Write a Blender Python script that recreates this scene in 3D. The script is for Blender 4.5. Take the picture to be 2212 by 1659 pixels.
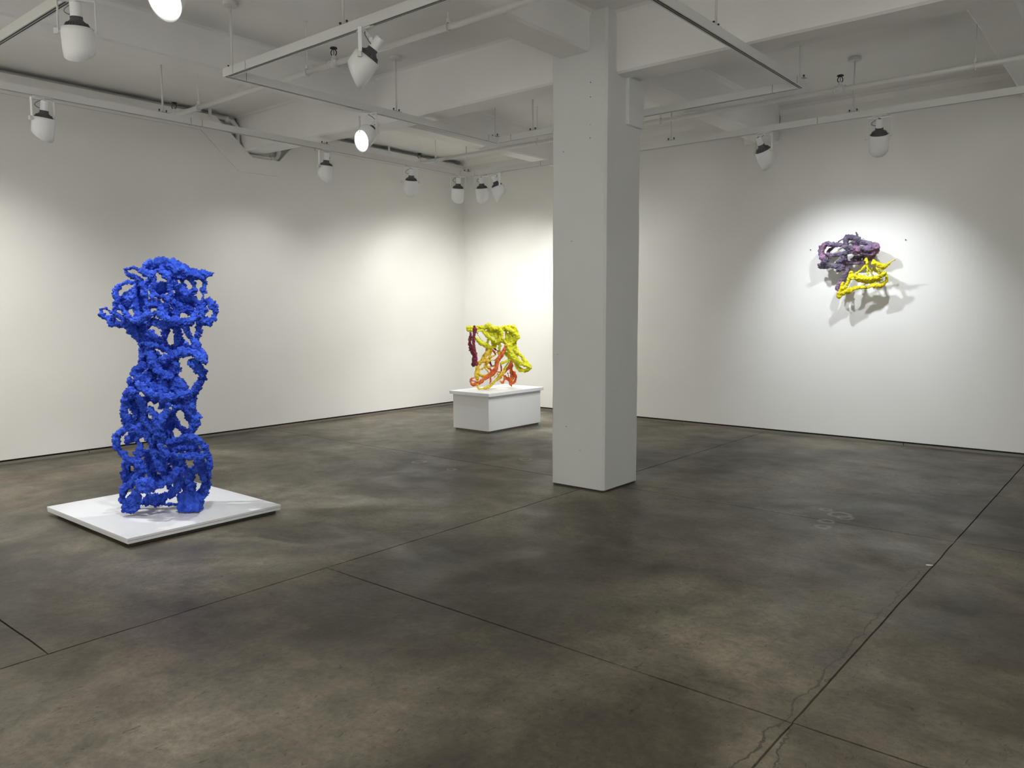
import bpy, bmesh, math, random
from mathutils import Vector, Matrix, noise
random.seed(7)
SC = bpy.context.scene
for o in list(bpy.data.objects): bpy.data.objects.remove(o)

# ---------------------------------------------------------------- camera
CAM_POS = Vector((0, 0, 1.6))
RR = Vector((0.7701049677, 0.6379088019, -0.0032709488))
UU = Vector((-0.0574516075, 0.0744623974, 0.9955675086))
FF = Vector((-0.6353248393, 0.7665035628, -0.0939927482))
cd = bpy.data.cameras.new('camera'); cam = bpy.data.objects.new('camera', cd)
SC.collection.objects.link(cam)
cd.sensor_width = 36.0; cd.lens = 1693.78 / 2212 * 36.0; cd.clip_start = 0.05; cd.clip_end = 100
M = Matrix.Identity(4)
for i in range(3):
    M[i][0] = RR[i]; M[i][1] = UU[i]; M[i][2] = -FF[i]; M[i][3] = CAM_POS[i]
cam.matrix_world = M
SC.camera = cam

# ---------------------------------------------------------------- world, exposure
w = bpy.data.worlds.new('world'); SC.world = w; w.use_nodes = True
w.node_tree.nodes['Background'].inputs[0].default_value = (0.9, 0.93, 1.0, 1)
w.node_tree.nodes['Background'].inputs[1].default_value = 0.02
vs = SC.view_settings
vs.view_transform = 'Standard'; vs.look = 'None'; vs.gamma = 1.0; vs.exposure = 0.98
vs.use_curve_mapping = False

# ---------------------------------------------------------------- lights
def spot(name, pos, aim, watts, cone=60, blend=0.6, radius=0.04, col=(1.0, 0.96, 0.9)):
    l = bpy.data.lights.new(name, 'SPOT'); l.energy = watts; l.spot_size = math.radians(cone)
    l.spot_blend = blend; l.shadow_soft_size = radius; l.color = col
    o = bpy.data.objects.new(name, l); SC.collection.objects.link(o)
    o.location = pos
    o.rotation_euler = (Vector(aim) - Vector(pos)).to_track_quat('-Z', 'Y').to_euler()
    return o
# unseen spots without fixtures, added for fill light and to key the blue sculpture
COOL = (0.95, 0.98, 1.0); WARM = (1.0, 0.985, 0.93)
for nm, pos, aim, wt, cone, rad, cc in [
    ('unseen_spot', (-7.6, -1.6, 3.2), (-9.3, -1.0, .8), 190, 130, .05, WARM),
    ('unseen_spot', (-7.6, .6, 3.2), (-9.3, 0.9, .5), 85, 130, .05, WARM),
    ('unseen_spot', (1.5, -2.6, 3.2), (4.5, -4.5, 2.0), 560, 140, .08, WARM),
    ('unseen_spot', (-3.0, -3.0, 3.2), (-4.0, -5.0, 2.0), 520, 140, .08, WARM),
    ('unseen_spot', (2.6, 3.0, 3.2), (4.5, 3.6, 1.6), 250, 140, .08, COOL),
    ('unseen_spot', (-3.2, -.4, 3.3), (-2.7, .4, 0), 135, 66, .05, WARM),
    ('unseen_spot', (.9, 2.135, 3.3), (.6, 3.4, 0), 130, 90, .05, WARM),
    ('unseen_spot', (-6.9, 2.135, 3.25), (-5.9, 2.8, .8), 130, 50, .015, COOL),
    ('unseen_spot', (-3.65, 2.135, 3.25), (-5.85, 2.85, .8), 120, 44, .015, COOL),
]:
    spot(nm, pos, aim, wt, cone, 0.7, rad, cc)
# watts, cone, colour of the visible lamps and the added hidden pair
LAMP = {
    'A1': (52, 140, WARM), 'A2': (48, 140, WARM), 'A3': (50, 140, WARM), 'A4': (70, 130, WARM),
    'R1': (76, 120, WARM), 'R2': (62, 130, WARM), 'R3': (76, 88, (.90, .95, 1.0)), 'R4': (64, 86, (.90, .95, 1.0)),
    'B1': (110, 46, COOL), 'B2': (16, 46, COOL), 'C1': (6, 60, COOL), 'C2': (40, 80, COOL),
    'H1': (115, 46, COOL), 'H2': (75, 60, COOL),
}

# ---------------------------------------------------------------- helpers
def link(o, parent=None):
    SC.collection.objects.link(o)
    if parent is not None: o.parent = parent
    return o
def tag(o, label=None, cat=None, group=None, kind=None):
    if label: o['label'] = label
    if cat: o['category'] = cat
    if group: o['group'] = group
    if kind: o['kind'] = kind
    return o
def obj(name, bm, mat, parent=None, smooth=False):
    me = bpy.data.meshes.new(name); bm.to_mesh(me); bm.free()
    me.materials.append(mat)
    if smooth:
        for p in me.polygons: p.use_smooth = True
    o = bpy.data.objects.new(name, me)
    return link(o, parent)
def empty(name, loc=(0, 0, 0), rz=0):
    o = bpy.data.objects.new(name, None); o.empty_display_size = .1
    SC.collection.objects.link(o); o.location = loc; o.rotation_euler = (0, 0, rz)
    return o
def bx(bm, x0, x1, y0, y1, z0, z1, m=None):
    vs_ = [bm.verts.new((x, y, z)) for x in (x0, x1) for y in (y0, y1) for z in (z0, z1)]
    if m is not None:
        for v in vs_: v.co = m @ v.co
    for f in ((0, 1, 3, 2), (4, 6, 7, 5), (0, 4, 5, 1), (2, 3, 7, 6), (0, 2, 6, 4), (1, 5, 7, 3)):
        bm.faces.new([vs_[i] for i in f])
    return vs_
def box(x0, x1, y0, y1, z0, z1, bev=0, seg=1):
    bm = bmesh.new(); bx(bm, x0, x1, y0, y1, z0, z1)
    if bev: bmesh.ops.bevel(bm, geom=bm.edges[:], offset=bev, segments=seg, affect='EDGES')
    bmesh.ops.recalc_face_normals(bm, faces=bm.faces[:])
    return bm
def tube(bm, pts, rad, n=10, caps=True):
    pts = [Vector(p) for p in pts]; k = len(pts)
    rads = rad if isinstance(rad, (list, tuple)) else [rad] * k
    t0 = (pts[1] - pts[0]).normalized()
    ref = Vector((0, 0, 1)) if abs(t0.z) < .9 else Vector((1, 0, 0))
    a = t0.cross(ref).normalized(); rings = []
    for i, p in enumerate(pts):
        t = (pts[min(i + 1, k - 1)] - pts[max(i - 1, 0)]).normalized()
        a = (a - t * a.dot(t)).normalized(); b = t.cross(a)
        rings.append([bm.verts.new(p + (a * math.cos(2 * math.pi * j / n) + b * math.sin(2 * math.pi * j / n)) * rads[i]) for j in range(n)])
    for i in range(k - 1):
        for j in range(n):
            bm.faces.new((rings[i][j], rings[i][(j + 1) % n], rings[i + 1][(j + 1) % n], rings[i + 1][j]))
    if caps:
        bm.faces.new(rings[0][::-1]); bm.faces.new(rings[-1])
def lathe(bm, prof, n=32, m=None, close=False):
    rings = []
    for r, z in prof:
        ring = []
        for j in range(n):
            v = Vector((r * math.cos(2 * math.pi * j / n), r * math.sin(2 * math.pi * j / n), z))
            ring.append(bm.verts.new(m @ v if m is not None else v))
        rings.append(ring)
    m_ = len(prof)
    for i in range(m_ if close else m_ - 1):
        A = rings[i]; B = rings[(i + 1) % m_]
        for j in range(n):
            bm.faces.new((A[j], A[(j + 1) % n], B[(j + 1) % n], B[j]))
    return rings
def interp(L_, y):
    for (a, b), (c, d) in zip(L_, L_[1:]):
        if a <= y <= c: return b + (d - b) * (y - a) / (c - a)
    return L_[-1][1]
def panel_yz(lower, upper, x0, x1):
    """upright panel between a lower and an upper outline, cut into convex columns"""
    ys = sorted({p[0] for p in lower} | {p[0] for p in upper}); bm = bmesh.new(); cols = []
    for y in ys:
        lo, hi = interp(lower, y), interp(upper, y)
        cols.append([bm.verts.new((x, y, z)) for x in (x0, x1) for z in (lo, hi)])
    for A, B in zip(cols, cols[1:]):
        for q in ((0, 1), (1, 3), (3, 2), (2, 0)):
            bm.faces.new((A[q[0]], A[q[1]], B[q[1]], B[q[0]]))
    for A in (cols[0], cols[-1]): bm.faces.new((A[0], A[1], A[3], A[2]))
    bmesh.ops.recalc_face_normals(bm, faces=bm.faces[:])
    return bm

# ---------------------------------------------------------------- materials
def nodes(name):
    m = bpy.data.materials.new(name); m.use_nodes = True
    nt = m.node_tree; return m, nt, nt.nodes['Principled BSDF']
def nd(nt, typ, **kw):
    n = nt.nodes.new(typ)
    for k, v in kw.items():
        if k in n.inputs: n.inputs[k].default_value = v
        else: setattr(n, k, v)
    return n
def ramp(nt, fac, stops):
    r = nt.nodes.new('ShaderNodeValToRGB'); e = r.color_ramp.elements
    while len(e) > 1: e.remove(e[-1])
    e[0].position = stops[0][0]; e[0].color = (*stops[0][1], 1)
    for p, c in stops[1:]:
        q = e.new(p); q.color = (*c, 1)
    nt.links.new(fac, r.inputs[0]); return r
def mix(nt, fac, a, b, mode='MIX'):
    n = nt.nodes.new('ShaderNodeMix'); n.data_type = 'RGBA'; n.blend_type = mode
    for sock, v in ((0, fac), (6, a), (7, b)):
        if hasattr(v, 'is_output'): nt.links.new(v, n.inputs[sock])
        elif sock == 0: n.inputs[0].default_value = v
        else: n.inputs[sock].default_value = (*v, 1)
    return n.outputs[2]
def paint(name, col, rough=.6, bump=.15, scale=60, var=.05, dist=.002):
    m, nt, b = nodes(name)
    tc = nd(nt, 'ShaderNodeTexCoord')
    n1 = nd(nt, 'ShaderNodeTexNoise', Scale=1.3, Detail=4.0); nt.links.new(tc.outputs['Object'], n1.inputs['Vector'])
    r = ramp(nt, n1.outputs['Fac'], [(.35, tuple(c * (1 - var) for c in col)), (.65, col)])
    nt.links.new(r.outputs[0], b.inputs['Base Color']); b.inputs['Roughness'].default_value = rough
    n2 = nd(nt, 'ShaderNodeTexNoise', Scale=scale, Detail=3.0); nt.links.new(tc.outputs['Object'], n2.inputs['Vector'])
    bp = nd(nt, 'ShaderNodeBump', Strength=bump, Distance=dist); nt.links.new(n2.outputs['Fac'], bp.inputs['Height'])
    nt.links.new(bp.outputs[0], b.inputs['Normal'])
    return m
def flat(name, col, rough=.5, metal=0.0):
    m, nt, b = nodes(name); b.inputs['Base Color'].default_value = (*col, 1)
    b.inputs['Roughness'].default_value = rough; b.inputs['Metallic'].default_value = metal
    return m
WALL = paint('wall_paint', (.80, .795, .77), .7, .12, 45, .03)
CEIL = paint('ceiling_paint', (.89, .885, .87), .75, .5, 9, .05, .006)
COLP = paint('column_paint', (.70, .71, .70), .55, .5, 14, .05, .004)
TRACKW = paint('track_white', (.72, .72, .70), .45, .05, 80, .02)
PIPEW = paint('pipe_white', (.76, .76, .73), .4, .1, 60, .03)
PLATF = paint('platform_white', (.62, .62, .63), .5, .03, 90, .02)
PLINTH = paint('plinth_white', (.85, .85, .85), .5, .03, 90, .02)
LAMPW = paint('lamp_white', (.88, .89, .90), .42, .03, 90, .02)
FIN = flat('lamp_fin_grey', (.09, .092, .10), .55)
BLACK = flat('black_metal', (.012, .011, .01), .6)
DARK = flat('dark_recess', (.05, .048, .042), .8)
BASEG = paint('base_channel', (.22, .20, .17), .45, .1, 60, .2)
ALU = flat('bare_metal', (.35, .35, .35), .35, .8)
def glow(name, col, s):
    m, nt, b = nodes(name)
    b.inputs['Emission Color'].default_value = (*col, 1); b.inputs['Emission Strength'].default_value = s
    b.inputs['Base Color'].default_value = (.8, .8, .8, 1)
    return m
BULB = glow('bulb_face', (1, .98, .95), 20)

def concrete():
    m, nt, b = nodes('polished_concrete'); L = nt.links
    g = nd(nt, 'ShaderNodeNewGeometry'); P = g.outputs['Position']
    def nz(scale, det=5.0, rough=.6, dist=0.0, off=(0, 0, 0)):
        mp = nd(nt, 'ShaderNodeMapping'); mp.inputs['Location'].default_value = off; L.new(P, mp.inputs['Vector'])
        n = nd(nt, 'ShaderNodeTexNoise', Scale=scale, Detail=det, Roughness=rough, Distortion=dist)
        L.new(mp.outputs[0], n.inputs['Vector']); return n.outputs['Fac']
    big = ramp(nt, nz(.55, 6, .62, .6, (3, 7, 0)), [(.33, (.040, .033, .022)), (.44, (.078, .065, .046)), (.56, (.152, .130, .094)), (.68, (.27, .236, .176))])
    grn = ramp(nt, nz(.8, 5, .55, .4, (11, 2, 0)), [(.47, (0, 0, 0)), (.66, (1, 1, 1))])
    c = mix(nt, grn.outputs[0], big.outputs[0], (.072, .076, .058))
    # keep the green tint partial
    mm = nd(nt, 'ShaderNodeMath', operation='MULTIPLY'); mm.inputs[1].default_value = .28
    L.new(grn.outputs[0], mm.inputs[0]); c = mix(nt, mm.outputs[0], big.outputs[0], (.085, .09, .07))
    brn = ramp(nt, nz(1.1, 5, .6, .8, (1, 19, 0)), [(.52, (0, 0, 0)), (.68, (1, 1, 1))])
    m2 = nd(nt, 'ShaderNodeMath', operation='MULTIPLY'); m2.inputs[1].default_value = .45
    L.new(brn.outputs[0], m2.inputs[0]); c = mix(nt, m2.outputs[0], c, (.085, .062, .046))
    med = ramp(nt, nz(5, 6, .7, .3), [(.3, (.66, .66, .66)), (.7, (1.22, 1.22, 1.22))])
    c = mix(nt, 1.0, c, med.outputs[0], 'MULTIPLY')
    fine = ramp(nt, nz(30, 6, .8), [(.3, (.6, .6, .6)), (.62, (1.18, 1.18, 1.18))])
    c = mix(nt, 1.0, c, fine.outputs[0], 'MULTIPLY')
    # short dark scratches and nicks
    mp = nd(nt, 'ShaderNodeMapping'); mp.inputs['Rotation'].default_value = (0, 0, .75); mp.inputs['Scale'].default_value = (52, 19, 1); L.new(P, mp.inputs['Vector'])
    sn = nd(nt, 'ShaderNodeTexNoise', Scale=1.0, Detail=2.0, Distortion=1.4); L.new(mp.outputs[0], sn.inputs['Vector'])
    sr = ramp(nt, sn.outputs['Fac'], [(.28, (.45, .43, .4)), (.35, (1, 1, 1))])
    c = mix(nt, 1.0, c, sr.outputs[0], 'MULTIPLY')
    # small white paint specks
    vo = nd(nt, 'ShaderNodeTexVoronoi', Scale=1.15); L.new(P, vo.inputs['Vector'])
    vr = ramp(nt, vo.outputs['Distance'], [(.0, (1, 1, 1)), (.009, (1, 1, 1)), (.012, (0, 0, 0))])
    c = mix(nt, vr.outputs[0], c, (.55, .53, .48))
    # pale water rings where something stood
    for cx, cy, r in [(-1.86, 6.25, .085), (-2.0, 6.34, .045), (-1.88, 5.985, .055), (-1.85, 5.82, .05), (-1.80, 6.19, .06), (-5.99, 5.68, .07), (-5.45, 5.61, .05), (-5.2, 6.5, .06)]:
        vm = nd(nt, 'ShaderNodeVectorMath', operation='DISTANCE'); L.new(P, vm.inputs[0]); vm.inputs[1].default_value = (cx, cy, 0)
        ad = nd(nt, 'ShaderNodeMath', operation='ADD'); L.new(vm.outputs['Value'], ad.inputs[0])
        nn = nd(nt, 'ShaderNodeMath', operation='MULTIPLY'); L.new(nz(9, 2), nn.inputs[0]); nn.inputs[1].default_value = .06; L.new(nn.outputs[0], ad.inputs[1])
        rg = ramp(nt, ad.outputs[0], [(r + .0, (0, 0, 0)), (r + .018, (.4, .4, .4)), (r + .028, (.4, .4, .4)), (r + .045, (0, 0, 0))])
        c = mix(nt, rg.outputs[0], c, (.40, .38, .34))
    sep = nd(nt, 'ShaderNodeSeparateXYZ'); L.new(P, sep.inputs[0])
    def mth(op, a_, b_=None):
        n_ = nd(nt, 'ShaderNodeMath', operation=op)
        for i_, v_ in enumerate((a_, b_)):
            if v_ is None: continue
            if hasattr(v_, 'is_output'): L.new(v_, n_.inputs[i_])
            else: n_.inputs[i_].default_value = v_
        return n_.outputs[0]
    for ax_, oth, c0, amp_, lo, hi, wd, sd in (('X', 'Y', -1.06, .16, 1.2, 5.2, .0045, 31), ('X', 'Y', -1.0, .22, 1.0, 2.9, .004, 57), ('Y', 'X', 4.30, .35, -1.9, .3, .003, 77), ('Y', 'X', 4.9, .5, -2.6, -1.2, .002, 5)):
        wob = nz(3.2, 5, .62, 0, (sd, sd * 1.7, 0))
        dd = mth('ABSOLUTE', mth('SUBTRACT', mth('SUBTRACT', sep.outputs[ax_], c0), mth('MULTIPLY', mth('SUBTRACT', wob, .5), amp_)))
        ln = mth('LESS_THAN', dd, wd); ms = mth('MULTIPLY', mth('GREATER_THAN', sep.outputs[oth], lo), mth('LESS_THAN', sep.outputs[oth], hi))
        fac = mth('MULTIPLY', mth('MULTIPLY', ln, ms), .6)
        c = mix(nt, fac, c, (.02, .017, .012))
    L.new(c, b.inputs['Base Color'])
    rr = ramp(nt, nz(2.2, 5, .6, .4, (5, 5, 5)), [(.3, (.34, .34, .34)), (.7, (.56, .56, .56))])
    L.new(rr.outputs[0], b.inputs['Roughness'])
    b.inputs['Specular IOR Level'].default_value = .45
    bp = nd(nt, 'ShaderNodeBump', Strength=.35, Distance=.004); L.new(nz(30, 4, .7), bp.inputs['Height'])
    bp2 = nd(nt, 'ShaderNodeBump', Strength=.25, Distance=.02); L.new(nz(3, 4, .6), bp2.inputs['Height']); L.new(bp2.outputs[0], bp.inputs['Normal'])
    L.new(bp.outputs[0], b.inputs['Normal'])
    return m
CONC = concrete()
def pigment(name, c0, c1, rough=.75, scale=14, sp=.3):
    m, nt, b = nodes(name); L = nt.links
    tc = nd(nt, 'ShaderNodeTexCoord')
    n = nd(nt, 'ShaderNodeTexNoise', Scale=scale, Detail=5.0); L.new(tc.outputs['Object'], n.inputs['Vector'])
    r = ramp(nt, n.outputs['Fac'], [(.32, c0), (.62, c1)]); L.new(r.outputs[0], b.inputs['Base Color'])
    b.inputs['Roughness'].default_value = rough; b.inputs['Specular IOR Level'].default_value = sp
    n2 = nd(nt, 'ShaderNodeTexNoise', Scale=95.0, Detail=4.0, Roughness=.7); L.new(tc.outputs['Object'], n2.inputs['Vector'])
    bp = nd(nt, 'ShaderNodeBump', Strength=.9, Distance=.012); L.new(n2.outputs['Fac'], bp.inputs['Height']); L.new(bp.outputs[0], b.inputs['Normal'])
    return m
P_BLUE = pigment('ultramarine_pulp', (.010, .038, .40), (.048, .135, .80), .7)
P_LEMON = pigment('lemon_pulp', (.78, .74, .02), (.92, .90, .05), .6)
P_GOLD = pigment('golden_pulp', (.80, .50, .03), (.93, .70, .08), .6)
P_ORANGE = pigment('orange_pulp', (.74, .10, .02), (.90, .24, .07), .6)
P_MAROON = pigment('maroon_pulp', (.13, .008, .025), (.30, .03, .07), .45, 16, .5)
P_PURPLE = pigment('purple_pulp', (.06, .045, .075), (.21, .16, .26), .65, 11)
_nt = P_PURPLE.node_tree; _b = _nt.nodes['Principled BSDF']; _src = _b.inputs['Base Color'].links[0].from_socket
_n = nd(_nt, 'ShaderNodeTexNoise', Scale=5.0, Detail=4.0, Distortion=.5); _tc = nd(_nt, 'ShaderNodeTexCoord'); _nt.links.new(_tc.outputs['Object'], _n.inputs['Vector'])
_r = ramp(_nt, _n.outputs['Fac'], [(.54, (0, 0, 0)), (.66, (.7, .7, .7))])
_r2 = ramp(_nt, _n.outputs['Fac'], [(.34, (.75, .75, .75)), (.45, (0, 0, 0))])
_c = mix(_nt, _r.outputs[0], _src, (.42, .22, .36)); _c = mix(_nt, _r2.outputs[0], _c, (.30, .30, .33)); _nt.links.new(_c, _b.inputs['Base Color'])
P_SULPH = pigment('sulphur_yellow_pulp', (.68, .55, .01), (.85, .74, .02), .6)

# ---------------------------------------------------------------- floor: cast slabs between saw-cut joints
XL, YB, XR, YF = -9.3, 9.94, 4.6, -5.0
JX = [XL - .2, -3.94, -1.02, 1.9, XR]; JY = [YF, -.1, 2.93, 6.01, 8.96 + 3, ]
JY = [YF, -.1, 2.93, 6.01, YB + .2]
floor = obj('floor', box(XL - .3, XR + .1, YF - .1, YB + .3, -.12, -.012), DARK); tag(floor, kind='structure')
def slab(x0, x1, y0, y1, g=.0048):
    bm = bmesh.new()
    def edge(a, b, fixed_hi):
        n = max(2, int(abs(b - a) / .12)); return [a + (b - a) * i / n for i in range(n + 1)]
    ring = []
    for x in edge(x0, x1, 0)[:-1]: ring.append((x, y0 + g + jit(x, y0)))
    for y in edge(y0, y1, 0)[:-1]: ring.append((x1 - g + jit(x1, y), y))
    for x in reversed(edge(x0, x1, 0)[1:]): ring.append((x, y1 - g + jit(x, y1)))
    for y in reversed(edge(y0, y1, 0)[1:]): ring.append((x0 + g + jit(x0, y), y))
    top = [bm.verts.new((x, y, 0)) for x, y in ring]; bot = [bm.verts.new((x, y, -.014)) for x, y in ring]
    bm.faces.new(top)
    n = len(ring)
    for i in range(n): bm.faces.new((top[i], bot[i], bot[(i + 1) % n], top[(i + 1) % n]))
    bmesh.ops.recalc_face_normals(bm, faces=bm.faces[:])
    return bm
def jit(x, y):
    return .004 * noise.noise(Vector((x * 3, y * 3, 0))) + .0015 * noise.noise(Vector((x * 21, y * 21, 5)))
for i in range(len(JX) - 1):
    for j in range(len(JY) - 1):
        x0, x1, y0, y1 = JX[i], JX[i + 1], JY[j], JY[j + 1]
        cuts = [(x0, x1, y0, y1)]
        if x1 <= -3.9:
            if j == 2: continue
            if j == 1: cuts = [(x0, x1, y0, 1.34), (x0, x1, 1.34, 6.01)]
        for c in cuts:
            obj('slab', slab(*c), CONC, floor)

# ---------------------------------------------------------------- walls
ZC = 4.10; ZT = 4.03
topL = [(YF, ZT), (5.40, ZT), (5.90, 3.595), (6.32, 3.60), (6.46, 3.745), (6.80, ZT), (YB, ZT)]
wl = obj('wall_left', panel_yz([(YF, .046), (YB, .046)], topL, XL - .02, XL), WALL); tag(wl, kind='structure')
bk = obj('backing', box(XL - .20, XL - .15, YF, YB + .3, -.1, ZC), CEIL, wl)
tag(obj('wall_right', box(XL - .05, XR + .1, YB, YB + .12, .046, ZC + .05), WALL), kind='structure')
tag(obj('wall_far_side', box(XR, XR + .1, YF - .1, YB, 0, ZC + .05), WALL), kind='structure')
tag(obj('wall_front', box(XL - .35, XR, YF - .1, YF, 0, ZC + .05), WALL), kind='structure')
# raised fascia panel that follows the wall's stepped top
t1 = obj('trim_1', panel_yz([(YF, 3.805), (5.20, 3.83), (5.705, 3.388), (6.30, 3.40)], [(YF, ZT), (5.40, ZT), (5.90, 3.595), (6.30, 3.60)], XL, XL + .022), WALL); tag(t1, kind='structure')
t2 = obj('trim_2', box(XL, XL + .022, 6.9, YB, 3.835, ZT), WALL); tag(t2, kind='structure')
# recessed reveal at the foot of the walls: dark gap over a low metal channel
for nm, b1, b2 in (('left', (XL - .06, XL - .03, YF, YB, 0, .06), (XL - .02, XL - .001, YF, YB, 0, .026)),
                   ('right', (XL, XR, YB + .03, YB + .06, 0, .06), (XL, XR, YB + .001, YB + .02, 0, .026))):
    base = obj('baseboard_' + nm, box(*b1), BLACK); tag(base, kind='structure')
    if nm == 'left':
        cuts = [YF, -2.1, .8, 3.7, 6.6, YB]
        for a, b in zip(cuts, cuts[1:]): obj('channel', box(b2[0], b2[1], a + .004, b - .004, b2[4], b2[5]), BASEG, base)
    else:
        cuts = [XL, -7.6, -5.13, -2.27, .6, 3.4, XR]
        for a, b in zip(cuts, cuts[1:]): obj('channel', box(a + .004, b - .004, b2[2], b2[3], b2[4], b2[5]), BASEG, base)

# ---------------------------------------------------------------- ceiling with girders and ribs
ce = obj('ceiling', box(XL - .35, XR + .1, YF - .1, YB + .3, ZC, ZC + .1), CEIL); tag(ce, kind='structure')
def beam(name, x0, x1, y0, y1, z, axis, fil=.045, bev=.018):
    """beam cast with the slab: soffit edges slightly rounded, fillets where it meets the ceiling"""
    a0, a1 = (y0, y1) if axis == 'x' else (x0, x1)
    prof = [(a0 - fil, ZC + .01), (a0 - fil, ZC), (a0 - fil * .3, ZC - fil * .35), (a0, ZC - fil), (a0, z + bev), (a0 + bev, z),
            (a1 - bev, z), (a1, z + bev), (a1, ZC - fil), (a1 + fil * .3, ZC - fil * .35), (a1 + fil, ZC), (a1 + fil, ZC + .01)]
    l0, l1 = (x0, x1) if axis == 'x' else (y0, y1)
    n = max(2, int((l1 - l0) / .2)); bm = bmesh.new(); rings = []
    for i in range(n + 1):
        l = l0 + (l1 - l0) * i / n; ring = []
        for k, (a, zz) in enumerate(prof):
            j = .007 * noise.noise(Vector((l * 1.3, k * .7, z * 9))) if 2 < k < 9 else 0
            u_ = max(0, -6.5 - l) * .021 if (axis == 'x' and y0 > 5.7 and 2 < k < 9) else 0
            ring.append(bm.verts.new((l, a + j, zz + j + u_) if axis == 'x' else (a + j, l, zz + j)))
        rings.append(ring)
    for A, B in zip(rings, rings[1:]):
        for k in range(len(prof) - 1): bm.faces.new((A[k], A[k + 1], B[k + 1], B[k]))
    bm.faces.new(rings[0]); bm.faces.new(rings[-1])
    bmesh.ops.triangulate(bm, faces=[f for f in bm.faces if len(f.verts) > 4])
    bmesh.ops.recalc_face_normals(bm, faces=bm.faces[:])
    return obj(name, bm, CEIL, ce, False)
beam('girder', XL - .14, -3.98, 5.785, 6.085, 3.602, 'x')
beam('girder', -3.98, XR, 5.865, 6.065, 3.592, 'x')
beam('girder', -3.98, XR, 6.03, 6.275, 3.622, 'x')
beam('girder', XL - .3, XR, .1, .42, 3.60, 'x')
beam('rib', -7.0, -6.70, YF, 5.8, 3.775, 'y')
beam('rib', -7.13, -6.85, 6.08, YB, 3.715, 'y')
beam('rib', -4.18, -3.87, YF, 5.8, 3.775, 'y')
beam('rib', -4.15, -3.86, 6.2, YB, 3.71, 'y')
beam('rib', -1.25, -.93, YF, YB, 3.775, 'y')
beam('rib', 1.65, 1.95, YF, YB, 3.775, 'y')
# cove where the ceiling meets the right wall
bm = bmesh.new()
pr_ = [(YB + .01, ZC + .01), (YB - .08, ZC + .01), (YB - .08, ZC), (YB - .03, ZC - .025), (YB, ZC - .085), (YB + .01, ZC - .085)]
A = [bm.verts.new((XL - .3, y, z)) for y, z in pr_]; B = [bm.verts.new((XR, y, z)) for y, z in pr_]
for k in range(6): bm.faces.new((A[k], A[(k + 1) % 6], B[(k + 1) % 6], B[k]))
bmesh.ops.recalc_face_normals(bm, faces=bm.faces[:]); obj('cove', bm, CEIL, ce)
# boxed end of the rib on the right wall
obj('rib_end', box(-4.30, -3.87, YB - .06, YB + .01, 3.705, ZC, .006), CEIL, ce)

# ---------------------------------------------------------------- column
def rough_box(x0, x1, y0, y1, z0, z1, bev, nz=46, na=7, amp=.003):
    bm = bmesh.new(); c = bev
    loop = []
    def seg(p, q, n): return [(p[0] + (q[0] - p[0]) * i / n, p[1] + (q[1] - p[1]) * i / n) for i in range(n)]
    P_ = [(x0 + c, y0), (x1 - c, y0), (x1, y0 + c), (x1, y1 - c), (x1 - c, y1), (x0 + c, y1), (x0, y1 - c), (x0, y0 + c)]
    for i in range(8):
        loop += seg(P_[i], P_[(i + 1) % 8], na if i % 2 == 0 else 1)
    rings = []
    cx, cy = (x0 + x1) / 2, (y0 + y1) / 2
    for k in range(nz + 1):
        z = z0 + (z1 - z0) * k / nz; ring = []
        for x, y in loop:
            d = amp * noise.noise(Vector((x * 6, y * 6, z * 3))) + amp * .5 * noise.noise(Vector((x * 17, y * 17, z * 14)))
            v = Vector((x - cx, y - cy, 0)).normalized() * d
            ring.append(bm.verts.new((x + v.x, y + v.y, z)))
        rings.append(ring)
    n = len(loop)
    for A, B in zip(rings, rings[1:]):
        for i in range(n): bm.faces.new((A[i], A[(i + 1) % n], B[(i + 1) % n], B[i]))
    bm.faces.new(rings[0][::-1]); bm.faces.new(rings[-1])
    bmesh.ops.triangulate(bm, faces=[f for f in bm.faces if len(f.verts) > 4])
    return bm
col = obj('column', rough_box(-4.27, -3.70, 5.715, 6.29, .016, ZC + .02, .02), COLP)
tag(col, 'square white plastered concrete column in the middle of the room', 'column', kind='structure')
obj('boxed_conduit', box(-3.72, -3.668, 6.02, 6.282, 3.20, 3.60, .006), COLP, col)
obj('shadow_gap', box(-4.255, -3.715, 5.73, 6.275, 0, .02), DARK, col)
for (px_, z_, r_) in [(-3.86, 3.52, .004), (-3.86, 3.40, .004), (-3.86, 3.17, .003), (-3.86, 3.06, .004), (-4.14, 2.98, .004), (-4.05, 2.2, .003), (-4.2, 1.2, .003), (-4.1, .55, .004), (-3.95, .35, .003)]:
    bm = bmesh.new(); lathe(bm, [(0.0001, 0), (r_, 0), (r_, .006), (.0001, .006)], 10, Matrix.Translation((px_, 5.7175, z_)) @ Matrix.Rotation(math.radians(90), 4, 'X'))
    obj('nail_hole', bm, DARK, col)

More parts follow.
